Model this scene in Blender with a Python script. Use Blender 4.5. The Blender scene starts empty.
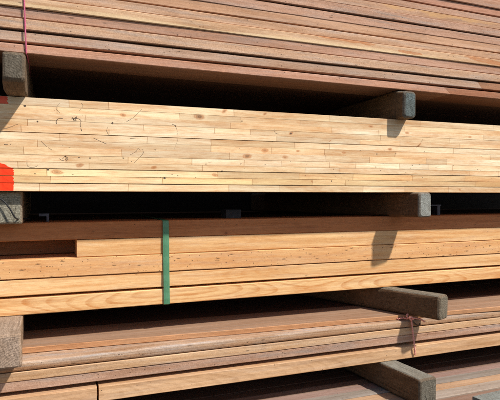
import bpy, math, random
from mathutils import Vector
from mathutils import noise as mnoise
random.seed(11)
scene = bpy.context.scene
col = scene.collection
R = math.radians

# ------------------------------------------------------------------ camera frame (metres, eye at the origin)
F = 520.0                                   # focal length in photo pixels (500 px wide)
YAW = math.atan(520 / 1320)
CA, SA = math.cos(YAW), math.sin(YAW)
def at(x, y, Y, k=0.0):                     # photo pixel -> point on the upright plane Y = Y0 + k X
    u = (x - 250) / F
    t = Y / ((CA - u * SA) - k * (u * CA + SA))
    return Vector((t * (u * CA + SA), t * (CA - u * SA), (196 - y) * t / F))

X0, X1 = -1.05, 3.1                         # ends of the long boards

# ------------------------------------------------------------------ node helpers
def newmat(name):
    m = bpy.data.materials.new(name); m.use_nodes = True
    nt = m.node_tree; nt.nodes.clear()
    return m, nt
class N:
    def __init__(s, nt): s.nt = nt
    def node(s, t, **kw):
        n = s.nt.nodes.new(t)
        for k, v in kw.items(): setattr(n, k, v)
        return n
    def link(s, a, b): s.nt.links.new(a, b)
    def put(s, sock, v):
        if hasattr(v, 'is_output') or hasattr(v, 'links'): s.link(v, sock)
        else: sock.default_value = v
    def math(s, op, a, b=0.0, c=0.0, clamp=False):
        n = s.node('ShaderNodeMath', operation=op, use_clamp=clamp)
        for i, v in enumerate((a, b, c)): s.put(n.inputs[i], v)
        return n.outputs[0]
    def vmath(s, op, a, b=(0, 0, 0)):
        n = s.node('ShaderNodeVectorMath', operation=op)
        s.put(n.inputs[0], a); s.put(n.inputs[1], b)
        return n.outputs['Value'] if op in ('LENGTH', 'DOT_PRODUCT') else n.outputs[0]
    def noise(s, vec, scale=1.0, detail=3.0, rough=0.55, dist=0.0):
        n = s.node('ShaderNodeTexNoise')
        s.put(n.inputs['Vector'], vec); n.inputs['Scale'].default_value = scale
        n.inputs['Detail'].default_value = detail; n.inputs['Roughness'].default_value = rough
        n.inputs['Distortion'].default_value = dist
        return n.outputs['Fac']
    def map(s, v, a, b, c=0.0, d=1.0, smooth=False):
        n = s.node('ShaderNodeMapRange', clamp=True)
        if smooth: n.interpolation_type = 'SMOOTHSTEP'
        for i, q in enumerate((v, a, b, c, d)): s.put(n.inputs[i], q)
        return n.outputs[0]
    def mix(s, fac, a, b, blend='MIX'):
        n = s.node('ShaderNodeMix', data_type='RGBA', blend_type=blend)
        s.put(n.inputs[0], fac); s.put(n.inputs[6], a); s.put(n.inputs[7], b)
        return n.outputs[2]
    def attr(s, name, typ='OBJECT'):
        n = s.node('ShaderNodeAttribute', attribute_type=typ, attribute_name=name)
        return n
    def xyz(s, v):
        n = s.node('ShaderNodeSeparateXYZ'); s.put(n.inputs[0], v); return n.outputs
    def comb(s, x, y, z):
        n = s.node('ShaderNodeCombineXYZ')
        for i, v in enumerate((x, y, z)): s.put(n.inputs[i], v)
        return n.outputs[0]

def wood_material():
    """sawn timber; every board carries its own colours and figure as object properties"""
    m, nt = newmat('sawn_timber'); g = N(nt)
    P = g.node('ShaderNodeTexCoord').outputs['Object']
    rnd = g.node('ShaderNodeObjectInfo').outputs['Random']
    off = g.comb(g.math('MULTIPLY', rnd, 71.3), g.math('MULTIPLY', rnd, 3.7), g.math('MULTIPLY', rnd, 5.9))
    Q = g.vmath('ADD', P, off)
    tilt = g.math('MULTIPLY', g.math('SUBTRACT', g.math('FRACT', g.math('MULTIPLY', rnd, 17.0)), 0.5), 0.03)
    q = g.xyz(Q); p = g.xyz(P)
    zt = g.math('ADD', q[2], g.math('MULTIPLY', q[0], tilt))
    ca = g.attr('wood_light').outputs['Color']; cb = g.attr('wood_dark').outputs['Color']
    par = g.xyz(g.attr('wood_figure').outputs['Vector'])     # grain, specks, saw fuzz
    par2 = g.xyz(g.attr('wood_extra').outputs['Vector'])     # rings, pale lower edge, blotch
    tone = g.attr('tone', 'GEOMETRY').outputs['Color']
    # soft warp of the fibre
    warp = g.math('MULTIPLY', g.math('SUBTRACT', g.noise(g.comb(g.math('MULTIPLY', q[0], 2.2), g.math('MULTIPLY', q[1], 9), g.math('MULTIPLY', zt, 9)), 1, 2), 0.5), 0.03)
    zz = g.math('ADD', zt, warp); yy = g.math('ADD', q[1], warp)
    streak = g.noise(g.comb(g.math('MULTIPLY', q[0], 2.5), g.math('MULTIPLY', yy, 95), g.math('MULTIPLY', zz, 95)), 1, 4, 0.65)
    fibre = g.noise(g.comb(g.math('MULTIPLY', q[0], 22), g.math('MULTIPLY', yy, 520), g.math('MULTIPLY', zz, 520)), 1, 2, 0.6)
    blotch = g.noise(g.comb(g.math('MULTIPLY', q[0], 3.2), g.math('MULTIPLY', q[1], 14), g.math('MULTIPLY', q[2], 22)), 1, 3, 0.55)
    wide = g.noise(g.comb(g.math('MULTIPLY', q[0], 9), g.math('MULTIPLY', q[1], 20), g.math('MULTIPLY', q[2], 30)), 1, 3, 0.6)
    # growth rings around a wandering pith
    cx = g.math('MULTIPLY', g.math('SUBTRACT', g.noise(g.comb(g.math('MULTIPLY', q[0], 0.8), 3.1, g.math('MULTIPLY', rnd, 9)), 1, 1), 0.5), 0.16)
    cz = g.math('MULTIPLY', g.math('SUBTRACT', g.noise(g.comb(g.math('MULTIPLY', q[0], 1.3), 8.7, g.math('MULTIPLY', rnd, 9)), 1, 2), 0.5), 0.16)
    rr = g.vmath('LENGTH', g.comb(0, g.math('ADD', g.math('ADD', p[1], 0.11), cx), g.math('ADD', g.math('ADD', p[2], cz), g.math('MULTIPLY', warp, 0.4))))
    ring = g.math('FRACT', g.math('MULTIPLY', rr, 270))
    ring = g.math('MULTIPLY', g.map(ring, 0.45, 0.92, 0, 1, True), g.map(ring, 0.92, 1.0, 1, 0))
    ring = g.math('MULTIPLY', ring, g.map(wide, 0.3, 0.65, 0.35, 1))
    # colour
    f = g.map(streak, 0.36, 0.66, 0, 1)
    longs = g.noise(g.comb(g.math('MULTIPLY', q[0], 1.1), g.math('MULTIPLY', yy, 42), g.math('MULTIPLY', zz, 42)), 1, 3, 0.6)
    fleck = g.noise(g.comb(g.math('MULTIPLY', q[0], 45), g.math('MULTIPLY', yy, 230), g.math('MULTIPLY', zz, 230)), 1, 3, 0.7)
    check = g.noise(g.comb(g.math('MULTIPLY', q[0], 2.6), g.math('MULTIPLY', yy, 210), g.math('MULTIPLY', zz, 210)), 1, 2, 0.5)
    f = g.math('ADD', g.math('MULTIPLY', f, par[0]), g.math('MULTIPLY', ring, par2[0]))
    f = g.math('ADD', f, g.math('MULTIPLY', g.map(fibre, 0.35, 0.75, -0.3, 0.6), 0.30))
    f = g.math('ADD', f, g.math('MULTIPLY', g.map(blotch, 0.36, 0.68, -0.25, 1), par2[2]), clamp=True)
    f = g.math('ADD', f, g.math('MULTIPLY', g.map(fleck, 0.35, 0.75, -0.35, 0.7), 0.34))
    c = g.mix(f, ca, cb)
    lt = g.math('MULTIPLY', g.math('SUBTRACT', longs, 0.5), par[0])
    c = g.mix(1.0, c, g.comb(g.math('ADD', 1.0, g.math('MULTIPLY', lt, 0.8)), g.math('ADD', 1.0, g.math('MULTIPLY', lt, 1.15)), g.math('ADD', 1.0, g.math('MULTIPLY', lt, 1.6))), 'MULTIPLY')
    ck = g.math('MULTIPLY', g.map(check, 0.64, 0.70, 0, 1), g.map(wide, 0.42, 0.6, 0, 1))
    c = g.mix(g.math('MULTIPLY', ck, g.math('MULTIPLY', par[0], 0.62)), c, g.mix(1.0, cb, (0.42, 0.34, 0.28, 1), 'MULTIPLY'))
    stain = g.noise(g.comb(g.math('MULTIPLY', q[0], 3.6), g.math('MULTIPLY', yy, 60), g.math('MULTIPLY', zz, 60)), 1.0, 4, 0.7)
    lum = g.vmath('DOT_PRODUCT', c, (.3, .55, .15))
    c = g.mix(g.math('MULTIPLY', g.map(stain, .48, .70, 0, 1), g.math('MULTIPLY', par[2], .75)), c, g.comb(g.math('MULTIPLY', lum, .93), g.math('MULTIPLY', lum, .84), g.math('MULTIPLY', lum, .76)))
    c = g.mix(g.math('MULTIPLY', g.map(stain, .30, .46, 1, 0), g.math('MULTIPLY', par[2], .6)), c, g.mix(1.0, c, (.72, .56, .44, 1), 'MULTIPLY'))
    # pale edge on the lower arris
    edge = g.map(g.math('ADD', p[2], g.math('MULTIPLY', g.math('SUBTRACT', blotch, 0.5), 0.03)), -0.013, -0.006, 1, 0, True)
    c = g.mix(g.math('MULTIPLY', edge, par2[1]), c, (0.86, 0.66, 0.38, 1))
    # fuzzy saw marks across the board
    saw = g.noise(g.comb(g.math('ADD', g.math('MULTIPLY', q[0], 420), g.math('MULTIPLY', q[2], 160)), g.math('MULTIPLY', q[1], 60), g.math('MULTIPLY', q[2], 75)), 1, 2, 0.7)
    sawb = g.noise(g.comb(g.math('MULTIPLY', q[0], 190), g.math('MULTIPLY', q[1], 300), g.math('MULTIPLY', q[2], 300)), 1, 3, 0.75)
    sf = g.math('MULTIPLY', g.math('SUBTRACT', g.math('ADD', g.math('MULTIPLY', saw, .34), g.math('MULTIPLY', sawb, .66)), 0.5), par[2])
    c = g.mix(1.0, c, g.comb(*[g.math('ADD', 1.0, g.math('MULTIPLY', sf, k)) for k in (1.5, 1.75, 1.9)]), 'MULTIPLY')
    # pores and dirt specks
    rag = g.node('ShaderNodeTexNoise'); g.put(rag.inputs['Vector'], Q); rag.inputs['Scale'].default_value = 210; rag.inputs['Detail'].default_value = 2
    W2 = g.vmath('ADD', Q, g.vmath('MULTIPLY', g.vmath('SUBTRACT', rag.outputs['Color'], (.5, .5, .5)), (.006, .004, .004)))
    w2 = g.xyz(W2)
    v = g.node('ShaderNodeTexVoronoi'); v.feature = 'F1'
    g.put(v.inputs['Vector'], g.comb(g.math('MULTIPLY', w2[0], 120), g.math('MULTIPLY', w2[1], 170), g.math('MULTIPLY', w2[2], 170))); v.inputs['Scale'].default_value = 1
    pick = g.xyz(v.outputs['Color'])
    size = g.map(pick[0], 0.55, 1.0, 0.02, 0.30)
    spk = g.math('MULTIPLY', g.math('LESS_THAN', v.outputs['Distance'], size), g.math('LESS_THAN', pick[1], par[1]))
    c = g.mix(g.math('MULTIPLY', spk, 0.72), c, (0.045, 0.022, 0.012, 1))
    v2 = g.node('ShaderNodeTexVoronoi'); v2.feature = 'F1'
    g.put(v2.inputs['Vector'], g.comb(g.math('MULTIPLY', w2[0], 20), g.math('MULTIPLY', w2[1], 70), g.math('MULTIPLY', w2[2], 70))); v2.inputs['Scale'].default_value = 1
    pk2 = g.xyz(v2.outputs['Color'])
    sp2 = g.math('MULTIPLY', g.map(v2.outputs['Distance'], 0.05, 0.20, 1, 0), g.math('LESS_THAN', pk2[1], g.math('MULTIPLY', par[1], 0.55)))
    c = g.mix(g.math('MULTIPLY', sp2, 0.7), c, (0.06, 0.03, 0.015, 1))
    # knots or torn grain placed on this board
    kc = g.attr('knot_colour').outputs['Color']
    asp = g.xyz(g.attr('knot_shape').outputs['Vector'])
    for i in range(3):
        k = g.xyz(g.attr('knot_%d' % (i + 1)).outputs['Vector'])
        dx = g.math('SUBTRACT', p[0], k[0])
        dz = g.math('SUBTRACT', p[2], g.math('ADD', k[1], g.math('MULTIPLY', dx, asp[1])))
        d = g.vmath('LENGTH', g.comb(dx, 0, g.math('MULTIPLY', dz, asp[0])))
        d = g.math('ADD', d, g.math('MULTIPLY', g.math('SUBTRACT', wide, 0.5), g.math('MULTIPLY', k[2], 2.2)))
        d = g.math('ADD', d, g.math('MULTIPLY', g.math('SUBTRACT', streak, 0.5), g.math('MULTIPLY', k[2], 1.2)))
        on = g.math('GREATER_THAN', k[2], 0.0001)
        halo = g.math('MULTIPLY', g.map(d, g.math('MULTIPLY', k[2], g.math('SUBTRACT', 1.0, g.math('MULTIPLY', asp[2], 0.75))), g.math('MULTIPLY', k[2], 1.12), 0.78, 0, True), on)
        kr = g.map(g.math('SINE', g.math('MULTIPLY', d, g.math('DIVIDE', 21.0, g.math('MAXIMUM', k[2], 0.001)))), -1, 1, 0.62, 1.0)
        halo = g.math('MULTIPLY', halo, kr)
        c = g.mix(halo, c, kc)
        core = g.math('MULTIPLY', g.math('MULTIPLY', g.map(d, g.math('MULTIPLY', k[2], 0.12), g.math('MULTIPLY', k[2], 0.45), 0.8, 0, True), on), asp[2])
        c = g.mix(core, c, (0.06, 0.028, 0.014, 1))
    c = g.mix(1.0, c, tone, 'MULTIPLY')
    b = g.node('ShaderNodeBsdfPrincipled'); g.link(c, b.inputs['Base Color'])
    g.put(b.inputs['Roughness'], g.map(fibre, 0.3, 0.7, 0.62, 0.85)); b.inputs['Specular IOR Level'].default_value = 0.22
    h = g.math('ADD', g.math('MULTIPLY', fibre, 0.35), g.math('MULTIPLY', g.math('ADD', saw, sawb), g.math('MULTIPLY', par[2], 0.9)))
    h = g.math('ADD', h, g.math('MULTIPLY', streak, 0.5))
    h = g.math('SUBTRACT', h, g.math('MULTIPLY', g.math('ADD', spk, sp2), 0.6))
    bu = g.node('ShaderNodeBump'); bu.inputs['Strength'].default_value = 0.6; bu.inputs['Distance'].default_value = 0.0012
    g.link(h, bu.inputs['Height']); g.link(bu.outputs[0], b.inputs['Normal'])
    o = g.node('ShaderNodeOutputMaterial'); g.link(b.outputs[0], o.inputs[0])
    return m

def bolster_material():
    """old weathered softwood: brown along the sides, grey and fibrous on top and at the cut end"""
    m, nt = newmat('weathered_timber'); g = N(nt)
    P = g.node('ShaderNodeTexCoord').outputs['Object']
    rnd = g.node('ShaderNodeObjectInfo').outputs['Random']
    Q = g.vmath('ADD', P, g.comb(g.math('MULTIPLY', rnd, 13), g.math('MULTIPLY', rnd, 31), g.math('MULTIPLY', rnd, 7)))
    q = g.xyz(Q); tone = g.attr('tone', 'GEOMETRY').outputs['Color']
    side = g.noise(g.comb(g.math('MULTIPLY', q[0], 160), g.math('MULTIPLY', q[1], 9), g.math('MULTIPLY', q[2], 160)), 1, 5, 0.7)
    pit = g.noise(g.comb(g.math('MULTIPLY', q[0], 420), g.math('MULTIPLY', q[1], 120), g.math('MULTIPLY', q[2], 150)), 1, 5, 0.8)
    big = g.noise(Q, 28, 4, 0.65)
    f = g.math('ADD', g.math('MULTIPLY', side, 0.4), g.math('MULTIPLY', pit, 0.6))
    f = g.map(f, 0.38, 0.62, 0, 1)
    c = g.mix(f, (0.34, 0.31, 0.27, 1), (1.12, 1.09, 1.03, 1))
    c = g.mix(g.map(big, 0.35, 0.7, 0, 0.5), c, (0.5, 0.42, 0.33, 1))
    geo = g.node('ShaderNodeNewGeometry')
    wn = g.node('ShaderNodeVectorTransform', vector_type='NORMAL', convert_from='WORLD', convert_to='OBJECT'); g.link(geo.outputs['Normal'], wn.inputs[0])
    endm = g.map(g.math('MULTIPLY', g.xyz(wn.outputs[0])[1], -1.0), 0.75, 0.9)
    pp = g.xyz(P)
    ex = g.math('ADD', pp[0], g.math('MULTIPLY', g.math('SUBTRACT', rnd, .5), .09)); ez = g.math('ADD', pp[2], .02)
    er = g.math('ADD', g.vmath('LENGTH', g.comb(ex, 0, ez)), g.math('MULTIPLY', g.math('SUBTRACT', big, .5), .018))
    rings = g.map(g.math('SINE', g.math('MULTIPLY', er, 1050)), -1, 1, .74, 1.06)
    ang = g.math('ARCTAN2', ez, ex)
    rad = g.noise(g.comb(g.math('MULTIPLY', ang, 6), g.math('MULTIPLY', er, 5), rnd), 1, 2, .6)
    crack = g.map(rad, .66, .70, 1, .22)
    sawm = g.map(g.noise(g.comb(g.math('MULTIPLY', g.math('ADD', q[0], g.math('MULTIPLY', q[2], .35)), 330), 1, g.math('MULTIPLY', q[2], 14)), 1, 2, .5), .3, .7, .8, 1.1)
    em = g.math('MULTIPLY', g.math('MULTIPLY', rings, crack), sawm)
    c = g.mix(endm, c, g.mix(1.0, c, g.comb(em, em, em), 'MULTIPLY'))
    split = g.noise(g.comb(g.math('MULTIPLY', q[0], 55), g.math('MULTIPLY', q[1], 3.0), g.math('MULTIPLY', q[2], 90)), 1, 3, .6)
    sm = g.map(split, .64, .74, 1, .55)
    sm = g.math('MAXIMUM', sm, endm)
    c = g.mix(1.0, c, g.comb(sm, sm, sm), 'MULTIPLY')
    hole = g.map(g.noise(Q, 75, 5, 0.7), 0.63, 0.74, 0, 0.8)
    c = g.mix(hole, c, (0.08, 0.06, 0.05, 1))
    c = g.mix(1.0, c, tone, 'MULTIPLY')
    b = g.node('ShaderNodeBsdfPrincipled'); g.link(c, b.inputs['Base Color']); b.inputs['Roughness'].default_value = 0.9
    b.inputs['Specular IOR Level'].default_value = 0.15
    bu = g.node('ShaderNodeBump'); bu.inputs['Strength'].default_value = 0.6; bu.inputs['Distance'].default_value = 0.002
    g.link(g.math('SUBTRACT', f, hole), bu.inputs['Height']); g.link(bu.outputs[0], b.inputs['Normal'])
    o = g.node('ShaderNodeOutputMaterial'); g.link(b.outputs[0], o.inputs[0])
    return m

def plain(name, c1, c2, scale=30, rough=0.6, bump=0.2, stretch=(1, 1, 1), metal=0.0, spec=0.3):
    m, nt = newmat(name); g = N(nt)
    P = g.vmath('MULTIPLY', g.node('ShaderNodeTexCoord').outputs['Object'], stretch)
    n = g.noise(P, scale, 5, 0.6)
    c = g.mix(g.map(n, 0.32, 0.68, 0, 1), (*c1, 1), (*c2, 1))
    b = g.node('ShaderNodeBsdfPrincipled'); g.link(c, b.inputs['Base Color'])
    b.inputs['Roughness'].default_value = rough; b.inputs['Metallic'].default_value = metal
    b.inputs['Specular IOR Level'].default_value = spec
    bu = g.node('ShaderNodeBump'); bu.inputs['Strength'].default_value = bump; bu.inputs['Distance'].default_value = 0.002
    g.link(n, bu.inputs['Height']); g.link(bu.outputs[0], b.inputs['Normal'])
    o = g.node('ShaderNodeOutputMaterial'); g.link(b.outputs[0], o.inputs[0])
    return m

WOOD = wood_material()
OLD = bolster_material()
M_GREEN = plain('green_strap_plastic', (0.075, 0.215, 0.11), (0.11, 0.28, 0.15), 60, 0.36, 0.25, (9, 1, 2), spec=0.5)
M_PINK = plain('pink_twine', (0.52, 0.10, 0.17), (0.66, 0.17, 0.25), 300, 0.6, 0.4)
M_SALMON = plain('salmon_twine', (0.72, 0.26, 0.20), (0.88, 0.42, 0.33), 300, 0.65, 0.4)
M_RED = plain('red_spray_paint', (0.86, 0.040, 0.006), (0.95, 0.062, 0.010), 90, 0.5, 0.3)
M_DARKRED = plain('thin_red_paint', (0.70, 0.07, 0.03), (0.86, 0.14, 0.07), 60, 0.65, 0.3)
M_MARK = plain('dark_pencil', (0.05, 0.036, 0.028), (0.20, 0.13, 0.08), 260, 0.8, 0.1)
M_WIRE = plain('black_rubber', (0.012, 0.012, 0.013), (0.025, 0.024, 0.023), 80, 0.5, 0.1)
M_STEEL = plain('dull_steel', (0.06, 0.06, 0.08), (0.11, 0.11, 0.14), 60, 0.5, 0.2, metal=0.3)
M_DIM = plain('grey_block', (0.03, 0.03, 0.037), (0.055, 0.055, 0.065), 60, 0.8, 0.2)
M_GROUND = plain('yard_asphalt', (0.045, 0.045, 0.044), (0.085, 0.083, 0.08), 3.5, 0.9, 0.5)
M_BACK = plain('gap_blocker_dark', (0.012, 0.009, 0.007), (0.024, 0.018, 0.013), 5, 0.9, 0.3, (1, 1, 8))  # near-black, for the added unseen slab behind the stack

# ------------------------------------------------------------------ mesh helpers
def link_mesh(name, verts, faces, mat, parent=None, tones=None, loc=(0, 0, 0), smooth=False):
    me = bpy.data.meshes.new(name)
    L = Vector(loc)
    me.from_pydata([tuple(Vector(v) - L) for v in verts], [], faces)
    me.validate(); me.update()
    me.materials.append(mat)
    ca = me.color_attributes.new('tone', 'FLOAT_COLOR', 'CORNER')
    for p in me.polygons:
        t = tones[p.index] if tones else (1, 1, 1)
        for li in p.loop_indices: ca.data[li].color = (t[0], t[1], t[2], 1)
        p.use_smooth = smooth
    o = bpy.data.objects.new(name, me); col.objects.link(o)
    o.location = L
    if parent:
        o.parent = parent
        o.location = L - parent.location
    return o

def tag(o, label, cat, group=None):
    o['label'] = label; o['category'] = cat; o['kind'] = 'thing'
    if group: o['group'] = group
    return o

def wob(s, x, amp, k=1.0):
    return amp * (mnoise.noise(Vector((x * 0.9 * k, s * 7.31, 0.3))) + 0.5 * mnoise.noise(Vector((x * 3.1 * k, s * 3.7, 5.3))))

def board(zb, zt, yf, depth=0.14, x0=X0, x1=X1, yk=0.0, name='board', cham=0.0016, joints=(), tones=None, wobble=0.0012, chip=0.0, roundf=False, ywob=1.2, proftone=None):
    """one sawn board: zb / zt = (height at X=0, slope); yf = front face; joints = [(x, lean)] butt joints along it"""
    s = random.uniform(0, 99)
    xs = []
    n = max(2, int((x1 - x0) / 0.06))
    brk = sorted(joints)
    JW = 0.0014
    stops = [x0 + (x1 - x0) * i / n for i in range(n + 1)]
    stops = [x for x in stops if all(abs(x - j[0]) > 0.012 for j in brk)]
    seq = [(x, 0.0, None) for x in stops]
    for j in brk:
        if x0 < j[0] < x1:
            seq += [(j[0] - JW / 2, j[1], 'a'), (j[0] + JW / 2, j[1], 'b')]
    seq.sort(key=lambda q: q[0])
    verts, faces, ft = [], [], []
    segtones = tones or [(1, 1, 1)]
    seg = 0
    prof_n = None
    for i, (x, lean, kind) in enumerate(seq):
        b = zb[0] + zb[1] * x + wob(s + 1, x, wobble * 0.5)
        t = zt[0] + zt[1] * x + wob(s + 2, x, wobble * 0.5)
        y = yf + yk * x + wob(s + 3, x, wobble * ywob)
        c1 = cham * (1 + 0.5 * mnoise.noise(Vector((x * 14, s, 1)))) + chip * max(0, mnoise.noise(Vector((x * 23, s, 4))) - 0.25)
        c2 = cham * (1 + 0.5 * mnoise.noise(Vector((x * 14, s, 9)))) + chip * max(0, mnoise.noise(Vector((x * 23, s, 8))) - 0.25)
        h = t - b
        if roundf:
            r = h * 0.48
            pr = [(y + depth, b), (y + r, b)]; rh = h / 2
            for k in range(1, 8):
                a = math.pi / 2 * (k / 4 - 1)
                pr.append((y + r - r * abs(math.cos(a)) ** .45, (b + t) / 2 + rh * math.copysign(abs(math.sin(a)) ** .6, math.sin(a)) * (.96 if a > 0 else 1)))
            pr += [(y + r, t), (y + depth, t)]
        else:
            pr = [(y + depth, b), (y + c1, b), (y, b + c1), (y, t - c2), (y + c2, t), (y + depth, t)]
        prof_n = len(pr)
        for (py, pz) in pr:
            verts.append((x + lean * (pz - b), py, pz))
    for i in range(len(seq) - 1):
        a, b_ = i * prof_n, (i + 1) * prof_n
        injoint = seq[i][2] == 'a' and seq[i + 1][2] == 'b'
        if injoint: seg += 1
        tn = (0.46, 0.34, 0.25) if injoint else segtones[seg % len(segtones)]
        for k in range(prof_n):
            k2 = (k + 1) % prof_n
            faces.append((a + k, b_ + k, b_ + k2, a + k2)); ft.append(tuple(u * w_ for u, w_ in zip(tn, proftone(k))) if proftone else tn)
    faces.append(tuple(range(prof_n))); ft.append(segtones[0])
    l = (len(seq) - 1) * prof_n
    faces.append(tuple(reversed(range(l, l + prof_n)))); ft.append(segtones[seg % len(segtones)])
    xm = (x0 + x1) / 2
    loc = (xm, yf + yk * xm + 0.02, (zb[0] + zt[0]) / 2 + (zb[1] + zt[1]) / 2 * xm)
    return link_mesh(name, verts, faces, WOOD, None, ft, loc)

def look(o, light, dark=None, grain=0.55, specks=0.12, saw=0.3, rings=0.0, pale=0.0, blotch=0.25, knots=(), kcol=(0.36, 0.13, 0.045), kshape=(3.0, 0.0, 1.0), grey=.08):
    if dark is None: dark = (light[0] * 0.60, light[1] * 0.54, light[2] * 0.49)
    gl = .3 * light[0] + .59 * light[1] + .11 * light[2]; light = [v * (1 - grey) + gl * grey for v in light]
    o['wood_light'] = list(map(float, light)); o['wood_dark'] = list(map(float, dark))
    o['wood_figure'] = [float(grain), float(specks), float(saw)]
    o['wood_extra'] = [float(rings), float(pale), float(blotch)]
    o['knot_colour'] = list(map(float, kcol)); o['knot_shape'] = list(map(float, kshape))
    for i in range(3):
        if i < len(knots):
            k = knots[i]; o['knot_%d' % (i + 1)] = [k[0] - o.location.x, k[1] - o.location.z, k[2]]
        else: o['knot_%d' % (i + 1)] = [0.0, 0.0, 0.0]
    return o
def L(r, g, b):                              # sRGB 0-255 -> linear
    return tuple(((c / 255) / 12.92 if c < 10 else (((c / 255) + 0.055) / 1.055) ** 2.4) for c in (r, g, b))

def tube(path, r, sides=8, closed=False):
    verts, faces = [], []
    n = len(path)
    for i, p in enumerate(path):
        p = Vector(p)
        d = (Vector(path[min(i + 1, n - 1)]) - Vector(path[max(i - 1, 0)])).normalized()
        up = Vector((0, -1, 0.13)) if abs(d.y) < 0.85 else Vector((1, 0, 0.1))
        a = d.cross(up).normalized(); b = d.cross(a)
        rr = r(i / (n - 1)) if callable(r) else r
        for k in range(sides):
            t = 2 * math.pi * k / sides
            verts.append(p + (a * math.cos(t) + b * math.sin(t)) * rr)
    for i in range(n - 1):
        for k in range(sides):
            k2 = (k + 1) % sides
            faces.append((i * sides + k, i * sides + k2, (i + 1) * sides + k2, (i + 1) * sides + k))
    faces.append(tuple(reversed(range(sides)))); faces.append(tuple(range((n - 1) * sides, n * sides)))
    return verts, faces
def smooth_path(pts, k=8):
    pts = [Vector(p) for p in pts]; out = []
    for i in range(len(pts) - 1):
        p0 = pts[max(i - 1, 0)]; p1 = pts[i]; p2 = pts[i + 1]; p3 = pts[min(i + 2, len(pts) - 1)]
        for j in range(k):
            t = j / k
            out.append(0.5 * ((2 * p1) + (p2 - p0) * t + (2 * p0 - 5 * p1 + 4 * p2 - p3) * t * t + (3 * p1 - p0 - 3 * p2 + p3) * t ** 3))
    out.append(pts[-1]); return out
def twine(path, r=0.0022, pitch=0.012):
    """two twisted strands"""
    V, Fc = [], []
    dist = 0; ps = [[], []]
    for i, p in enumerate(path):
        if i: dist += (path[i] - path[i - 1]).length
        d = (path[min(i + 1, len(path) - 1)] - path[max(i - 1, 0)]).normalized()
        up = Vector((0, -1, 0.13)) if abs(d.y) < 0.85 else Vector((1, 0, 0.1))
        a = d.cross(up).normalized(); b = d.cross(a)
        ph = 2 * math.pi * dist / pitch
        for s in (0, 1):
            ps[s].append(p + (a * math.cos(ph + s * math.pi) + b * math.sin(ph + s * math.pi)) * r * 0.55)
    for q in ps:
        v, f = tube(q, r * 0.7, 6); o = len(V); V += v; Fc += [tuple(i + o for i in x) for x in f]
    return V, Fc
def fine(path, step=0.0025):
    out = []
    for a, b in zip(path[:-1], path[1:]):
        n = max(1, int((b - a).length / step))
        out += [a.lerp(b, i / n) for i in range(n)]
    out.append(path[-1]); return out

# ------------------------------------------------------------------ setting
def sheet(name, pts, mat, kind='structure'):
    o = link_mesh(name, pts, [tuple(range(len(pts)))], mat); o['kind'] = kind; return o
ZG = -0.96
sheet('ground', [(-60, -60, ZG), (60, -60, ZG), (60, 60, ZG), (-60, 60, ZG)], M_GROUND)
bw = link_mesh('added_gap_blocker', [(-3, 2.62, ZG), (6, 2.62, ZG), (6, 2.62, 1.6), (-3, 2.62, 1.6), (-3, 2.72, ZG), (6, 2.72, ZG), (6, 2.72, 1.6), (-3, 2.72, 1.6)],
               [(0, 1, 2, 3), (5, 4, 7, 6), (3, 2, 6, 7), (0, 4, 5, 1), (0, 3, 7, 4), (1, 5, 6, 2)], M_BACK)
bw['kind'] = 'structure'  # unseen slab, added so no sky shows through the gaps

# ------------------------------------------------------------------ BUNDLE 1 (top): pink and tan hardwood boards
K1, Y1 = 0.03, 1.497
S1 = Y1 / 1.45
G1 = 'hardwood boards stacked in the top bundle'
def s1(z): return (z[0] * S1, z[1])
PINKB = L(190, 140, 112); GREYB = L(190, 158, 132); PALE = L(216, 177, 130)
lines1 = dict(b0=(.3653, .0035), A0=(.3868, .0045), A1=(.395, .0052), B0=(.4206, .0055), B1=(.4258, .0050), C=(.4551, .0052), c4=(.482, .0065),
              D=(.5361, .0062), E=(.5954, .0067), F=(.6756, .0055))
def q1(n, d=0.0): z = lines1[n]; return ((z[0] + d) * S1, z[1])
def mid1(a, b, f, d=0.0):
    A, B = lines1[a], lines1[b]; return ((A[0] * (1 - f) + B[0] * f + d) * S1, A[1] * (1 - f) + B[1] * f)
def b1(lo, hi, dy, label, light, **kw):
    bk = {k: kw.pop(k) for k in ('joints', 'tones', 'depth', 'chip', 'cham', 'wobble', 'proftone') if k in kw}
    bk.setdefault('chip', .0015); bk.setdefault('wobble', .0018)
    o = board(lo, hi, Y1 + dy, yk=K1, **bk)
    av = L(192, 148, 118); light = tuple((a * .58 + b * .42) * 1.13 for a, b in zip(light, av))
    tag(o, label, 'board', G1); look(o, light, **kw); return o
j450 = at(451, 92, Y1, K1).x; j482 = at(483, 86, Y1, K1).x
low1 = b1(q1('b0'), q1('A0'), 0.0, 'pinkish brown board at the very bottom of the top bundle', PINKB, proftone=lambda k: (.46, .47, .46) if k == 0 else (1, 1, 1), grain=.45, saw=.55, specks=.10,  # underside darkened in its tone to stand in for shade
   joints=[(j450, -1.2)], tones=[(1.04, .98, .95), (.74, .58, .47)])
b1(q1('A1'), q1('B0'), 0.004, 'greyish tan board between the two black gaps of the top bundle', GREYB, grain=.5, saw=.6, specks=.16, blotch=.35, joints=[(j482, -0.9)], tones=[(1, 1, 1), (.74, .55, .42)])
b1(q1('B1'), q1('C', -.0016), -0.002, 'mottled tan rough sawn board just above the upper black gap of the top bundle', L(202, 163, 126), grain=.4, saw=.8, specks=.22, blotch=.4)
b1(q1('C', .0010), q1('c4', -.0004), 0.002, 'dull reddish board under the pale streaked board in the top bundle', L(184, 136, 108), grain=.5, saw=.5, specks=.2, blotch=.2)
t5 = [at(x, y, Y1, K1) for x, y in ((338, 38), (412, 53), (488, 62))]
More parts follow.
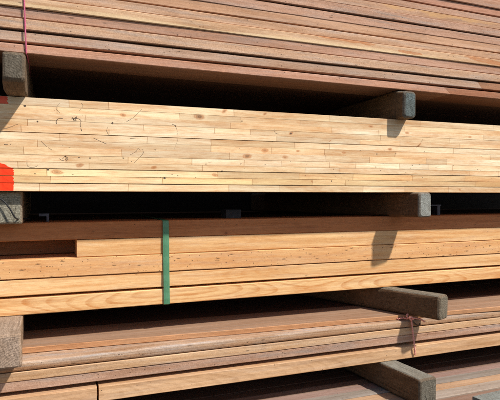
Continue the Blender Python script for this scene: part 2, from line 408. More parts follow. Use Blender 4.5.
b1(q1('c4', .0004), mid1('c4', 'D', .5, -.0004), -0.003, 'pale yellowish board with orange torn grain and a bright lower edge', PALE, grain=.55, saw=.45, specks=.12, pale=.45, blotch=.4,
   dark=L(176, 130, 90), knots=[(t5[0].x, t5[0].z + .004, .12), (t5[1].x, t5[1].z - .001, .055), (t5[2].x, t5[2].z + .003, .08)], kcol=L(186, 112, 58), kshape=(9., -.05, .1))
b1(mid1('c4', 'D', .5, .0004), q1('D', -.0024), 0.000, 'sandy tan board right above the pale board with torn grain', L(204, 160, 120), grain=.6, saw=.6, specks=.1, blotch=.35)
b1(q1('D', .0020), mid1('D', 'E', .5, -.0003), 0.003, 'orange tan board above the first thin dark line in the top bundle', L(202, 153, 112), grain=.55, saw=.4, specks=.12)
b1(mid1('D', 'E', .5, .0003), q1('E', -.0026), 0.001, 'pink tinged board below the second thin dark line in the top bundle', L(194, 148, 120), grain=.5, saw=.6, specks=.16)
b1(q1('E', .0022), mid1('E', 'F', .36, -.0004), -0.002, 'greyish pink board above the second thin dark line, fuzzy sawn', L(188, 146, 120), grain=.5, saw=.9, specks=.1)
s9 = at(440, 13, Y1, K1)
b1(mid1('E', 'F', .36, .0004), mid1('E', 'F', .68, -.0004), 0.000, 'board with a long orange streak near the upper right of the top bundle', L(196, 152, 116), grain=.6, saw=.6, specks=.1,
   knots=[(s9.x, s9.z, .26)], kcol=L(206, 158, 104), kshape=(14., -.012, 0.35))
b1(mid1('E', 'F', .68, .0004), q1('F', -.0028), 0.002, 'greyish brown board below the uppermost dark line at upper right', L(186, 142, 114), grain=.5, saw=.6)
b1(q1('F', .0030), (lines1['F'][0] * S1 + .0285, .0055), 0.004, 'reddish brown board in the upper right corner of the photo', L(190, 128, 100), grain=.6, saw=.4)
for i in range(3):
    z = lines1['F'][0] * S1 + .030 + .0305 * i
    b1((z, .0055), (z + .0295, .0055), random.uniform(-.003, .003), 'brown hardwood board above the upper right corner board in the top bundle', L(196, 145, 115), saw=.5)
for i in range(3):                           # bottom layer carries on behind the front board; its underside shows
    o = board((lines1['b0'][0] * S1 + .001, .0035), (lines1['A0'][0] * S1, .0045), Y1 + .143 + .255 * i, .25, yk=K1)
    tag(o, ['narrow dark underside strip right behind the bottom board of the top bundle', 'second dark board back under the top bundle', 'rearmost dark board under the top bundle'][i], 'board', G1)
    look(o, L(96, 68, 52), saw=.4)  # darker base colour paints in the shade under the bundle

# ------------------------------------------------------------------ BUNDLE 2: pale finger jointed planks
Y2 = 1.545
G2 = 'finger jointed pine planks in the pale bundle'
ys250 = [110.6, 117.4, 123.6, 129.4, 135.0, 140.6, 146.8, 153.2, 160.0, 166.3, 172.2, 178.8, 185.0, 191.8]
zs = [(196 - y) * (Y2 / CA) / F for y in ys250]
slope = [0.0045 * (i < 6) + (0.0045 - (i - 5) * 0.0007) * (i >= 6) for i in range(14)]
slope[13] = 0.0
zl = [(z - m * 0.633, m) for z, m in zip(zs, slope)]        # X at x=250 px is about 0.61
gap = [0] * 14
for i, gsz in {5: .0016, 9: .0006, 10: .0018, 12: .0020, 11: .0008}.items(): gap[i] = gsz
jpx = [(24, 148), (109, 130), (122, 151), (109, 109), (47, 173), (144, 125), (214.5, 129), (241, 118), (147, 139), (211, 148), (229.5, 155), (192, 161), (128, 159), (202.5, 168.5),
       (218, 175), (162, 181), (128, 188.5), (244, 162), (360, 141.5), (332, 133), (272, 150), (295, 146), (326, 158), (329.5, 164), (340, 170), (353, 177), (280, 188.8), (312, 181), (420, 122),
       (494, 127), (379, 135), (426, 162), (470, 171), (465, 179), (405, 188.5), (499, 176), (429, 170), (300, 123), (60, 138), (330, 118), (460, 148), (395, 152), (85, 120), (66, 158), (450, 140), (180, 115), (400, 168), (305, 168), (18, 162)]
kpx = [(80, 164, .013), (123, 116, .011), (200, 115.5, .020), (224, 110.5, .012), (247, 156, .018), (154, 167.5, .012), (265, 150, .016), (285, 157, .017), (344, 152.5, .016), (291, 133, .009), (371, 126, .016),
       (265, 113, .010), (407, 132, .014), (419, 146, .013), (57, 172, .02), (215, 175, .014), (312, 181, .006), (298, 151, .008), (390, 150, .012), (136, 118, .010), (470, 137, .012), (460, 190, .01), (32, 117, .010), (330, 141, .008)]
def strip_of(pt):
    for i in range(13):
        if zl[i + 1][0] + zl[i + 1][1] * pt.x <= pt.z <= zl[i][0] + zl[i][1] * pt.x: return i
    return None
joints = {i: [] for i in range(13)}; knots = {i: [] for i in range(13)}
for x, y in jpx:
    p = at(x, y, Y2); i = strip_of(p)
    if i is not None and all(abs(p.x - j[0]) > .05 for j in joints[i]): joints[i].append((p.x, random.uniform(-.08, .08)))
for x, y, r in kpx:
    p = at(x, y, Y2); i = strip_of(p)
    if i is not None and len(knots[i]) < 3:
        zm = (zl[i][0] + zl[i + 1][0]) / 2 + (zl[i][1] + zl[i + 1][1]) / 2 * p.x
        knots[i].append((p.x, (p.z + zm) / 2, r * .85))
lab2 = ['topmost pale pine plank of the bright bundle, directly under the upper black gap', 'second pale plank from the top of the bright pine bundle', 'third pale plank from the top of the bright pine bundle',
        'fourth pale plank from the top of the bright pine bundle', 'fifth pale plank from the top, resting on the thin open crack', 'sixth pale plank from the top, just under the thin open crack',
        'seventh pale plank from the top, the middle one of the bright pine bundle', 'eighth pale plank from the top of the bright pine bundle, with brown knots', 'ninth pale plank from the top, with a dark scribble near the left',
        'tenth pale plank from the top, just above the red paint', 'third pale plank from the bottom, with red paint at its left end', 'second lowest pale plank of the bright bundle, between two dark cracks',
        'lowest pale pine plank of the bright bundle, lying on the bolsters']
planks = []
yoff = [0, .0005, .0001, .0007, .0002, .0004, .0007, 0, .0006, .0002, .0008, -.0004, .0006]
for i in range(13):
    zt = (zl[i][0] - gap[i] / 2 - .00007, zl[i][1]); zb = (zl[i + 1][0] + gap[i + 1] / 2 + .00007, zl[i + 1][1])
    jj = joints[i]
    x = X0 + random.uniform(.1, .5)
    while x < -.15: jj.append((x, 0)); x += random.uniform(.25, .5)
    x = -.12 + random.uniform(0, .25)
    while x < 1.75:
        if all(abs(x - q[0]) > .09 for q in jj): jj.append((x, random.uniform(-.06, .06)))
        x += random.uniform(.26, .62)
    x = 1.75
    while x < X1 - .2: jj.append((x, 0)); x += random.uniform(.25, .6)
    tn = []
    for k in range(len(jj) + 2):
        v = random.uniform(.82, 1.06); w = random.uniform(-.06, .03)
        tn.append((v, v + w * 1.0, v + w * 2.4))
    o = board(zb, zt, Y2 + yoff[i], .14, cham=.0003, joints=jj, tones=tn, wobble=.0006, ywob=0, name='plank')
    tag(o, lab2[i], 'plank', G2)
    base = L(255, 228, 186) if i not in (10, 11) else L(254, 220, 164)
    look(o, base, dark=L(220, 168, 116), grey=0, grain=.5, specks=.07, saw=.16, rings=.14, blotch=.5, knots=knots[i], kcol=L(196, 124, 70), kshape=(random.uniform(1.2, 2.6), random.uniform(-.7, .7), random.uniform(.3, .75)))
    planks.append(o)
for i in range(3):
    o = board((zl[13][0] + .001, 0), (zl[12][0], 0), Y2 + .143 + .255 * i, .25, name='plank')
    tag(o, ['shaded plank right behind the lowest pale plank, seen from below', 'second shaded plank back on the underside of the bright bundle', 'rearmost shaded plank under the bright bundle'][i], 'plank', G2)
    look(o, L(150, 115, 80))  # rear planks coloured darker than the front ones, as painted shade

def ribbon_on(parents_of, pts, w, mat, name, Y, lift=.00025):
    """thin drawn line lying on the planks; cut where it crosses from one plank to the next"""
    path = fine([Vector((p.x, 0, p.z)) for p in smooth_path([at(x, y, Y) for x, y in pts], 6)], .002)
    runs = []; cur = None
    for p in path:
        i = strip_of(p)
        if i is None: cur = None; continue
        if cur is None or cur[0] != i: cur = (i, []); runs.append(cur)
        cur[1].append(p)
    for i, pp in runs:
        if len(pp) < 2: continue
        V, Fc = [], []
        for j, p in enumerate(pp):
            d = (pp[min(j + 1, len(pp) - 1)] - pp[max(j - 1, 0)]).normalized()
            n = Vector((-d.z, 0, d.x)); ww = w * (.6 + .8 * abs(mnoise.noise(p * 130)))
            for sgn in (-1, 1): V.append((p.x + n.x * ww * sgn, Y + yoff[i] - lift, p.z + n.z * ww * sgn))
        Fc = [(2 * j, 2 * j + 1, 2 * j + 3, 2 * j + 2) for j in range(len(pp) - 1)]
        link_mesh(name, V, Fc, mat, planks[i], loc=V[0])
W = .00075
for pts, w in [([(56.5, 124), (56.3, 121), (58.5, 118.8), (63, 118.6)], 1.2), ([(71, 119), (75, 118.3), (79, 119), (81, 121), (80.2, 125), (81.6, 131)], 1.3), ([(72, 117), (74.5, 120), (77, 116.5), (73, 119.8), (76.5, 120.2)], 1.3),
               ([(3, 129), (9, 127.5), (18, 124)], .8), ([(41, 141), (46, 146), (52, 150)], .6), ([(59, 158.5), (63, 160.5), (67, 158), (65, 156.5), (62.5, 159)], .8), ([(64, 156), (67.5, 157.5), (66.5, 160.5), (68.3, 159)], .8),
               ([(4, 144.5), (8, 144.6)], 1.6), ([(93.5, 138), (100, 141), (106.5, 144)], .8), ([(27, 160), (27.6, 166), (33, 167.5), (38, 165.5)], .7), ([(126, 122), (134, 117), (142, 109)], .7), ([(172, 124), (176, 126), (175, 127)], 1.2),
               ([(142, 149), (143.2, 153), (139, 158), (134, 163)], .8), ([(130, 155), (136, 151.5), (138, 148.5), (141, 150.5)], .8), ([(79, 111), (83, 106), (81, 103)], .6), ([(107.5, 127), (106.8, 131), (108.5, 134.5)], .9),
               ([(176, 126), (178, 138), (174, 150)], .35), ([(274, 129), (275.5, 133), (279, 134)], .6), ([(130, 138.5), (136, 138)], .7), ([(416, 148), (420, 144), (423, 139)], .5), ([(60, 103), (56, 108), (60, 113)], .5)]:
    ribbon_on(planks, pts, W * w, M_MARK, 'pencil_mark', Y2)
def nail(px, py, r=.0018):
    p = at(px, py, Y2); i = strip_of(p)
    if i is None: return
    V = [(p.x + r * math.cos(t * math.pi / 5) * (1 + .25 * math.sin(3 * t)), Y2 + yoff[i] - .0003, p.z + r * math.sin(t * math.pi / 5)) for t in range(10)]
    link_mesh('nail_hole', V, [tuple(range(10))], M_MARK, planks[i], loc=V[0])
for x, y, r in [(24.8, 105.8, .0032), (164.5, 178, .0034), (222, 171, .002), (331.5, 181, .0022), (291, 133.5, .003), (48, 169.5, .003), (242, 121, .002), (79, 157.5, .0018), (90, 158, .002), (37.5, 121.5, .0022), (112.5, 123, .0026), (377, 154, .0022), (206, 164, .0016), (407, 181, .0018), (499, 176.5, .003)]: nail(x, y, r)
# red paint on the left ends, one patch per plank
def paint(i, xr, mat, rough, ylo=None, yhi=None):
    if True:
        p = planks[i]
        n = 7; V = []
        za, zb_ = zl[i + 1], zl[i]
        for k in range(n + 1):
            f = .04 + .92 * k / n
            xe = at(xr(f), 180, Y2).x + random.uniform(-rough, rough)
            z = lambda x: (za[0] + za[1] * x) * (1 - f) + (zb_[0] + zb_[1] * x) * f
            V.append((-.32, Y2 + yoff[i] - .0003, z(-.32))); V.append((xe, Y2 + yoff[i] - .0003, z(xe)))
        link_mesh('paint_patch', V, [(2 * k, 2 * k + 1, 2 * k + 3, 2 * k + 2) for k in range(n)], mat, p, loc=V[0])
paint(12, lambda f: 13.6 + f * .2, M_RED, .0015)
paint(11, lambda f: 13.7 - f * .5, M_RED, .0022)
paint(10, lambda f: 13.2 + .6 * math.sin(f * 9), M_RED, .004)
paint(9, lambda f: 12.0 - 16 * max(0, f - .05), M_RED, .003)
paint(0, lambda f: 8.0 - f, M_DARKRED, .003)

# ------------------------------------------------------------------ BUNDLE 3: orange fir beams
Y3 = 1.65; S3 = Y3 / 1.68
G3 = 'fir beams stacked in the orange bundle'
l3 = [(-.0800, .0003), (-.1345, .0003), (-.1891, .0004), (-.2472, .0003), (-.3006, .0001), (-.3531, 0.0)]
l3 = [(z * S3, m) for z, m in l3]
def b3(i, dy, label, light, gt=.0006, gb=.0006, **kw):
    bk = {k: kw.pop(k) for k in ('x0', 'depth', 'chip', 'wobble') if k in kw}
    o = board((l3[i + 1][0] + gb, l3[i + 1][1]), (l3[i][0] - gt, l3[i][1]), Y3 + dy, name='beam', cham=.0018, **bk)
    tag(o, label, 'beam', G3); look(o, light, **kw); return o
kk = at(226, 231, Y3)
x77 = at(77, 250, Y3).x
FIR = L(240, 190, 126); FIRD = L(206, 142, 82)
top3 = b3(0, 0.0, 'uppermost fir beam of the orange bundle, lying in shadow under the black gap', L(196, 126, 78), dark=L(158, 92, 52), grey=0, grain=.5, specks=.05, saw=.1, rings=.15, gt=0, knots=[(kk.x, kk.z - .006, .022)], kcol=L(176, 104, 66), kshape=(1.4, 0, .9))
b3(1, .001, 'shorter fir beam whose left end leaves a dark notch in the orange bundle', FIR, dark=FIRD, grain=.6, specks=.14, saw=.25, rings=.15, x0=x77, depth=.138)
b3(2, -.002, 'speckled rough fir beam, middle one of the orange bundle', L(236, 180, 116), dark=L(202, 134, 76), grain=.3, specks=.62, saw=.28, rings=.1, blotch=.35, gb=.0014, chip=.003)
b3(3, .001, 'smooth fir beam second from the bottom of the orange bundle', L(243, 196, 134), dark=L(214, 150, 88), grain=.65, specks=.12, saw=.2, rings=.2, gt=.0010, gb=.0048)
bot3 = b3(4, -.001, 'lowest fir beam of the orange bundle with wavy growth rings, over the lower black gap', L(245, 200, 136), dark=L(206, 140, 80), grain=.55, specks=.14, saw=.15, rings=.6, gt=.0024, blotch=.2, chip=.002)
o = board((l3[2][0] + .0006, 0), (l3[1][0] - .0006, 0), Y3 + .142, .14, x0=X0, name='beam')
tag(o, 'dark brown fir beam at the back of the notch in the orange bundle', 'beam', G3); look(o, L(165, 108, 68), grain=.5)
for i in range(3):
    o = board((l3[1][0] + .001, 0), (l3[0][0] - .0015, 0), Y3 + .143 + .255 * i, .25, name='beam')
    tag(o, ['shaded fir beam right behind the uppermost beam of the orange bundle', 'second shaded fir beam back on top of the orange bundle', 'rearmost shaded fir beam on top of the orange bundle'][i], 'beam', G3); look(o, L(110, 76, 52))  # gap shade is put into this darker fir colour
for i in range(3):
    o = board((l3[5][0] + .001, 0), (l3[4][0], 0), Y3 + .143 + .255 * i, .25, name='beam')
    tag(o, ['fir beam right behind the lowest beam of the orange bundle', 'second fir beam back on the underside of the orange bundle', 'rearmost fir beam under the orange bundle'][i], 'beam', G3); look(o, L(110, 76, 52))  # underside shade put into the same darker fir colour

# ------------------------------------------------------------------ BUNDLE 4: thin mixed boards
G4 = 'thin mixed boards in the bundle tied with red twine'
Z4 = -.434
xj = at(98, 396, 1.535).x
def b4(zt, zb, y, label, light, **kw):
    bk = {k: kw.pop(k) for k in ('x0', 'x1', 'depth', 'yk', 'roundf', 'cham', 'chip', 'wobble', 'proftone') if k in kw}
    o = board((zb, 0), (zt, 0), y, **bk); tag(o, label, 'board', G4); look(o, tuple(v * 1.16 for v in light), **kw); return o
b4(Z4, -.4505, 1.617, 'top board of the red twine bundle, with a darkened pink top and orange front edge', L(184, 142, 112), yk=-.046, depth=.20, proftone=lambda k: (1.04, .90, .68) if k in (1, 2, 3) else (.70, .73, .72), grain=.5, saw=.35, specks=.08)  # top face toned less pink, and darkened as painted shade
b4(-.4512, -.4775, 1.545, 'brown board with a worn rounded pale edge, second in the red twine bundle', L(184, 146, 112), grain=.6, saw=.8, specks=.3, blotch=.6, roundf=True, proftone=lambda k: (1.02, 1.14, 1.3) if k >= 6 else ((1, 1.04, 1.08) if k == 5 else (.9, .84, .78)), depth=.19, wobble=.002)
b4(-.4795, -.5040, 1.547, 'tan board under the round edged board in the red twine bundle', L(200, 160, 118), grain=.6, saw=.6, specks=.15)
b4(-.5055, -.5315, 1.549, 'greyish pink board above the black slit of the red twine bundle', L(180, 142, 116), grain=.55, saw=.8, specks=.35, blotch=.5)
b4(-.5440, -.5860, 1.537, 'long light tan board at the bottom of the red twine bundle', L(202, 160, 116), x0=xj + .003, grain=.55, saw=.3, specks=.06, rings=.3)
b4(-.5440, -.5860, 1.534, 'light tan board end left of the butt joint under the red twine bundle', L(200, 158, 116), x1=xj - .003, grain=.55, saw=.3, specks=.06, rings=.3)
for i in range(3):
    b4(Z4 - .002, -.4505, 1.818 + .255 * i + .0, ['shaded board behind the top board of the red twine bundle', 'second shaded board back on top of the red twine bundle', 'rearmost shaded board on top of the red twine bundle'][i], L(92, 66, 50), depth=.25, yk=-.046)  # colour darkened to imitate the shade deep in the gap
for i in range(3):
    b4(-.5445, -.585, 1.682 + .255 * i, ['board right behind the lowest board of the red twine bundle', 'second board back on the underside of the red twine bundle', 'rearmost board under the red twine bundle'][i], L(92, 66, 50), depth=.25)  # dark colour imitates shade on the underside

# ------------------------------------------------------------------ BUNDLE 5: narrow boards standing on edge
G5 = 'narrow boards on edge in the lowest bundle'
Z5 = -.676
ye = [1.348, 1.391, 1.446, 1.498, 1.545, 1.592, 1.640]
c5 = [(L(150, 120, 102), 'brown narrow board on edge at the front of the lowest bundle'), (L(170, 152, 134), 'pale grey narrow board second from the front of the lowest bundle'),
      (L(192, 152, 114), 'tan narrow board in the middle of the lowest bundle'), (L(152, 138, 124), 'dull grey narrow board behind the tan one in the lowest bundle'),
      (L(168, 136, 122), 'pinkish narrow board along the shadow edge of the lowest bundle'), (L(150, 120, 100), 'narrow board just inside the shadow on top of the lowest bundle')]
for i, (c, lb) in enumerate(c5):
    dz = [-.004, .001, -.001, .0015, 0, -.002][i]
    o = board((Z5 - .18, 0), (Z5 + dz - .002, 0), ye[i] + .0006, ye[i + 1] - ye[i] - .0012, cham=.0012)
    tag(o, lb, 'board', G5); look(o, c, grain=.5, saw=.4, specks=.08)
for i in range(9):
    o = board((Z5 - .18, 0), (Z5 - random.uniform(.002, .004), 0), 1.640 + .05 * i + .0006, .0488)
    tag(o, 'narrow shaded board on edge further back in the lowest bundle', 'board', G5); look(o, L(104, 80, 64), saw=.4)  # back rows darkened in colour to deepen the shade
e0, e1 = Vector((1.312, 1.328, -.668)), Vector((1.443, 1.337, -.668))
d = (e1 - e0).normalized(); n = Vector((d.y, -d.x, 0))
A = e0; B = e0 + d * .9; V = []
pr = [(0, -.0075), (0, .005), (.002, .007), (.055, .007), (.057, .005), (.057, -.0075)]
for P in (A, B):
    for w_, z_ in pr: V.append(P + n * w_ + Vector((0, 0, z_)))
batten = link_mesh('batten', V, [(k, (k + 1) % 6, 6 + (k + 1) % 6, 6 + k) for k in range(6)] + [(5, 4, 3, 2, 1, 0), (6, 7, 8, 9, 10, 11)], OLD, None, [(.34, .37, .36)] * 8, tuple(A))
tag(batten, 'grey weathered batten lying askew in the lower right corner', 'batten')

# ------------------------------------------------------------------ bolsters between the bundles
GB = 'weathered bolsters between the bundles'
def bolster(end, axis, w, z0, z1, length, label, side, endc, topc, rad=.010, name='bolster', drop=(0, .1), lift=(0, .1)):
    """end = (X, Y) of the middle of the cut end; axis = direction into the stack"""
    ax = Vector((axis[0], axis[1], 0)).normalized(); rt = Vector((ax.y, -ax.x, 0))
    s = random.uniform(0, 90)
    prof = []
    h = z1 - z0
    for cx, cz, a0 in ((w / 2 - rad, -h / 2 + rad, -90), (w / 2 - rad, h / 2 - rad, 0), (-w / 2 + rad, h / 2 - rad, 90), (-w / 2 + rad, -h / 2 + rad, 180)):
        for k in range(5):
            a = R(a0 + 90 * k / 4); prof.append((cx + rad * math.cos(a), cz + rad * math.sin(a)))
    np_ = len(prof); V, Fc, T = [], [], []
    steps = [0, .003, .008] + [.03 * (k + 1) for k in range(int(length / .03))]
    for i, t in enumerate(steps):
        inset = {0: .006, 1: .002}.get(i, 0.0)
        for (px, pz) in prof:
            nn = mnoise.noise(Vector((px * 40, t * 9, pz * 40 + s))) * .0032 + mnoise.noise(Vector((px * 160, t * 30, pz * 160 + s))) * .0016
            kx = (w / 2 - inset) / (w / 2); kz = (h / 2 - inset) / (h / 2)
            zz = pz * kz
            dr = drop[0] * max(0, 1 - t / drop[1]) * (pz / h + .5)
            zz += lift[0] * max(0, 1 - t / lift[1]) * (.5 - pz / h) - dr
            V.append(Vector((end[0], end[1], (z0 + z1) / 2)) + ax * (t + (.002 * mnoise.noise(Vector((px * 50, s, pz * 50))) if i == 0 else 0)) + rt * (px * kx + nn) + Vector((0, 0, zz)))
    for i in range(len(steps) - 1):
        for k in range(np_):
            k2 = (k + 1) % np_
            zavg = (prof[k][1] + prof[k2][1]) / 2; xavg = (prof[k][0] + prof[k2][0]) / 2
            Fc.append((i * np_ + k, i * np_ + k2, (i + 1) * np_ + k2, (i + 1) * np_ + k))
            if i < 2: tt = tuple((a + b) / 2 for a, b in zip(endc, side))
            elif zavg > h / 2 - rad * .45: tt = topc
            else: tt = side
            T.append(tt)
    Fc.append(tuple(reversed(range(np_)))); T.append(endc)
    l = (len(steps) - 1) * np_; Fc.append(tuple(range(l, l + np_))); T.append(side)
    # grid the cut end so that it can be rough: triangle fan around the middle
    o = link_mesh(name, V, Fc, OLD, None, T, (end[0], end[1], z0))
    tag(o, label, 'bolster', GB); return o
SIDE = (.20, .115, .065); GREY = (.38, .35, .29); TOP = (.32, .29, .24)  # SIDE is brown wood, darkened further as painted shade
z1b = lines1['b0'][0] * S1
z2t, z2b = zl[0][0], zl[13][0]
z3t, z3b = l3[0][0], l3[5][0]
# left column
pl = at(13.3, 66, 1.33)
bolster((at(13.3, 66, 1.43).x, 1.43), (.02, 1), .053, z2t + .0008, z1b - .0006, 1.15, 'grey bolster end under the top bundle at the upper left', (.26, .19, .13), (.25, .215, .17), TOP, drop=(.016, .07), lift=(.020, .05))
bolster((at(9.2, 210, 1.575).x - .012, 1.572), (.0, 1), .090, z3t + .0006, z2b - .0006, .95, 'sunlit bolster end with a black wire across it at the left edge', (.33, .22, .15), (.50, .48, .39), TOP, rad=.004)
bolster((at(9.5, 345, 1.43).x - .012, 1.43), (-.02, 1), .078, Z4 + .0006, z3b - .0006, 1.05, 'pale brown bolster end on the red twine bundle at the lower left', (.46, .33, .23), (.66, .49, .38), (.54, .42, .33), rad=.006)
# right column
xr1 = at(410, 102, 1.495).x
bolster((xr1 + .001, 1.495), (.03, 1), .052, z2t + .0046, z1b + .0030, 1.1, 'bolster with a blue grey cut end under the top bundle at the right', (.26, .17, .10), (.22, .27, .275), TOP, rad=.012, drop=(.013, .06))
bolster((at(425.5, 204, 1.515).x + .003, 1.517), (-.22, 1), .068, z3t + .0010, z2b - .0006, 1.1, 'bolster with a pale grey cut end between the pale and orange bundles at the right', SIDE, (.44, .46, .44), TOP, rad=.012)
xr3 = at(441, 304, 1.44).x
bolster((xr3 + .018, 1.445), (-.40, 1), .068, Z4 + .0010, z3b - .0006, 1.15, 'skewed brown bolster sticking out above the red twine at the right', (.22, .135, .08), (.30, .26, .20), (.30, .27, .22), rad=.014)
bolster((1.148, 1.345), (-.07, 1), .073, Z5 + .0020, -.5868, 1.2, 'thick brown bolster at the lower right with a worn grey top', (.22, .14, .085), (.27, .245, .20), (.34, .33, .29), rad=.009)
# bearers under the lowest bundle, on the ground
for x, lb in ((-.2, 'bearer under the left part of the lowest bundle'), (1.1, 'bearer under the middle of the lowest bundle'), (2.4, 'bearer under the right part of the lowest bundle')):
    bolster((x, 1.36), (0, 1), .09, ZG + .001, Z5 - .181, .75, lb, SIDE, GREY, TOP, name='bearer')

# ------------------------------------------------------------------ strap, twines, wire, brackets
def strap_loop(xc, half, yfront, ztop, zbot, depth, mat, name, lean=0.0, th=.0009):
    """flat band round a bundle: up the front, over the top, along the underside"""
    path = []
    N_ = 14
    path.append((yfront + depth, zbot - .0015)); path.append((yfront + .004, zbot - .0015)); path.append((yfront - .0025, zbot + .002))
    for k in range(1, N_): path.append((yfront - .0032 - .0006 * math.sin(k * 2.1), zbot + (ztop - zbot) * k / N_))
    path.append((yfront - .0025, ztop - .002)); path.append((yfront + .004, ztop + .0015)); path.append((yfront + depth, ztop + .0015))
    V, Fc = [], []
    for (y, z) in path:
        dx = lean * (z - zbot)
        for s in (-1, -.33, .33, 1): V.append((xc + dx + s * half, y - (.0007 if abs(s) < .5 else 0), z))
    for i in range(len(path) - 1):
        for k in range(3): Fc.append((i * 4 + k, i * 4 + k + 1, i * 4 + k + 5, i * 4 + k + 4))
    return link_mesh(name, V, Fc, mat, None, None, (xc, yfront, zbot))
pg0, pg1 = at(166.5, 303, Y3), at(165.3, 222, Y3)
gs = strap_loop(pg0.x, .0098, Y3 - .003, l3[0][0], l3[5][0], .5, M_GREEN, 'strap', lean=(pg1.x - pg0.x) / (pg1.z - pg0.z))
tag(gs, 'green plastic strap around the orange fir bundle', 'strap')
pp0, pp1 = at(26.2, 52.6, Y1, K1), at(24.2, 0, Y1, K1)
yp = Y1 + K1 * pp0.x
ln = (pp1 - pp0) / (pp1.z - pp0.z)
path = [Vector((pp0.x + .004, yp + .30, pp0.z - .004)), Vector((pp0.x + .002, yp + .02, pp0.z - .004)), Vector((pp0.x, yp - .004, pp0.z - .001))]
ztopp = lines1['F'][0] * S1 + .125
for k in range(1, 12):
    z = pp0.z + (ztopp - pp0.z) * k / 11; path.append(Vector((pp0.x + ln.x * (z - pp0.z), yp - .0055, z)))
path.append(path[-1] + Vector((0, .02, .004))); path.append(path[-1] + Vector((0, .28, 0)))
v, f_ = tube(path, .0021, 8)
o = link_mesh('twine', v, f_, M_PINK, None, None, tuple(pp0), True); tag(o, 'pink twine tied down the front of the top bundle at the left', 'twine')

# salmon twine: a knot and two short ends lying on the bundle, one long tail hanging down
TY = 1.538
def tp(x, y, Y=TY): return at(x, y, Y)
yk = TY
root = bpy.data.objects.new('twine', None); col.objects.link(root); root.location = at(411, 318, 1.53)
tag(root, 'frayed salmon red twine knotted over the lower bundle near the skewed bolster', 'twine')
bits = [('tail', [at(411.2, 318.5, 1.535), at(411.9, 325, 1.536), at(413.1, 335, 1.538), at(414.4, 346, 1.528), at(415.2, 355, 1.531)]),
        ('knot', [at(403, 317.5, 1.55), at(407.5, 318.6, 1.54), at(411, 317.0, 1.527), at(413.2, 318.8, 1.524), at(410.5, 319.6, 1.526), at(409.4, 317.6, 1.522), at(412.2, 317.6, 1.52), at(413, 319.4, 1.527)]),
        ('loose_end', [at(408.2, 318.0, 1.53), at(406.6, 315.8, 1.54), at(408.3, 313.6, 1.55)]),
        ('loose_end', [at(411.5, 318.2, 1.528), at(416, 318.2, 1.528), at(420.5, 319.2, 1.525), at(424.4, 321.7, 1.53)]),
        ('loop', [at(393, 317.0, 1.575), at(398, 318.8, 1.56), at(403, 317.6, 1.55)])]
for nm, pts in bits:
    v, f_ = twine(fine(smooth_path(pts, 8)), .0029 if nm != 'loop' else .0025, .014)
    link_mesh(nm, v, f_, M_SALMON, root, None, tuple(pts[0]), True)
v, f_ = tube(smooth_path([at(411.5, 320, 1.535), at(414, 322.5, 1.535), at(417.5, 325.2, 1.538), at(420, 324.4, 1.536), at(419.8, 323.2, 1.535)], 8), .0022, 7)
o = link_mesh('bark_strip', v, f_, plain('brown_bark', (.05, .035, .025), (.10, .07, .05), 90, .8, .3), None, None, tuple(v[0]), True)
tag(o, 'short curled brown strip hanging beside the salmon twine knot', 'strip')

wp = [at(-8, 192.5, 1.562), at(-1, 197.5, 1.560), at(5, 202.5, 1.558), at(10, 209, 1.556), at(14, 216, 1.557), at(17, 218.8, 1.565), at(21, 219.3, 1.60), at(24, 219.0, 1.64), at(30, 218.5, 1.72), at(34, 218.0, 1.80)]
v, f_ = tube(smooth_path(wp, 8), .0021, 8)
o = link_mesh('wire', v, f_, M_WIRE, None, None, tuple(wp[0]), True); tag(o, 'thin black wire hanging across the bolster end at the left edge', 'wire')

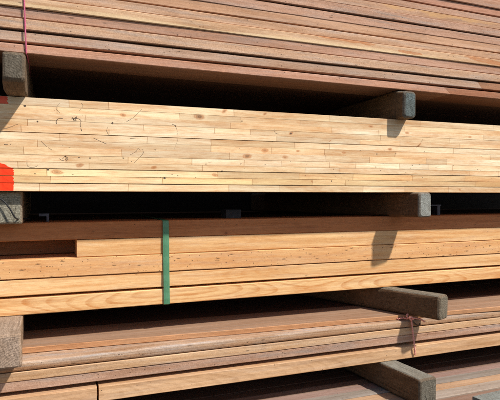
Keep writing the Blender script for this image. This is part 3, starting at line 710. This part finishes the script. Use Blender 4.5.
def boxes(name, bl, mat, parent=None):
    V, Fc = [], []
    for (xa, xb, ya, yb, za, zb_) in bl:
        o = len(V); V += [(x, y, z) for z in (za, zb_) for y in (ya, yb) for x in (xa, xb)]
        Fc += [tuple(o + i for i in q) for q in ((0, 2, 3, 1), (4, 5, 7, 6), (0, 1, 5, 4), (2, 6, 7, 3), (0, 4, 6, 2), (1, 3, 7, 5))]
    return link_mesh(name, V, Fc, mat, parent, None, V[0])
zt3 = l3[0][0]
a_, b_ = at(39, 214, 1.70), at(49, 214, 1.70)
o = boxes('bracket', [(a_.x, b_.x, 1.70, 1.74, zt3 + .017, zt3 + .025), (b_.x - .007, b_.x, 1.7005, 1.739, zt3 + .0005, zt3 + .017)], M_STEEL)
tag(o, 'small dull metal bracket in the dark gap beside the left bolster', 'bracket')
a_, b_ = at(431, 204, 1.71), at(441, 204, 1.71)
o = boxes('bracket', [(a_.x, b_.x, 1.71, 1.74, zt3 + .038, zt3 + .043), (b_.x - .018, b_.x - .004, 1.7105, 1.739, zt3 + .0005, zt3 + .038)], M_STEEL)
tag(o, 'small dull metal bracket in the dark gap right of the pale grey bolster end', 'bracket')
a_, b_ = at(226, 212, 1.74), at(241, 212, 1.74)
o = boxes('offcut', [(a_.x, b_.x, 1.74, 1.80, zt3 + .0005, zt3 + .030)], M_DIM)
tag(o, 'small grey block deep in the gap above the orange bundle', 'block')

# ------------------------------------------------------------------ light
w = bpy.data.worlds.new('World'); scene.world = w; w.use_nodes = True
nt = w.node_tree; bg = nt.nodes['Background']
sky = nt.nodes.new('ShaderNodeTexSky'); sky.sky_type = 'NISHITA'; sky.sun_disc = False
sd = Vector((.80, -1.0, 1.42)).normalized()
sky.sun_elevation = math.asin(sd.z); sky.sun_rotation = math.atan2(sd.x, sd.y)
nt.links.new(sky.outputs[0], bg.inputs[0]); bg.inputs[1].default_value = 0.11
sl = bpy.data.lights.new('sun', 'SUN'); sl.energy = 5.0; sl.angle = R(2.0); sl.color = (1.0, 0.965, 0.91)
so = bpy.data.objects.new('sun', sl); col.objects.link(so); so.location = sd * 10
so.rotation_euler = sd.to_track_quat('Z', 'Y').to_euler()

# ------------------------------------------------------------------ camera
cd = bpy.data.cameras.new('camera'); cam = bpy.data.objects.new('camera', cd); col.objects.link(cam)
cam.location = (0, 0, 0); cam.rotation_euler = (R(90), 0, -YAW)
cd.sensor_fit = 'HORIZONTAL'; cd.sensor_width = 36.0; cd.lens = 36.0 * F / 500.0
cd.shift_y = -4 / 500.0; cd.clip_start = 0.02; cd.clip_end = 500
scene.camera = cam
scene.view_settings.view_transform = 'Standard'; scene.view_settings.look = 'None'
scene.view_settings.exposure = 0; scene.view_settings.gamma = 1
scene.cycles.use_denoising = False
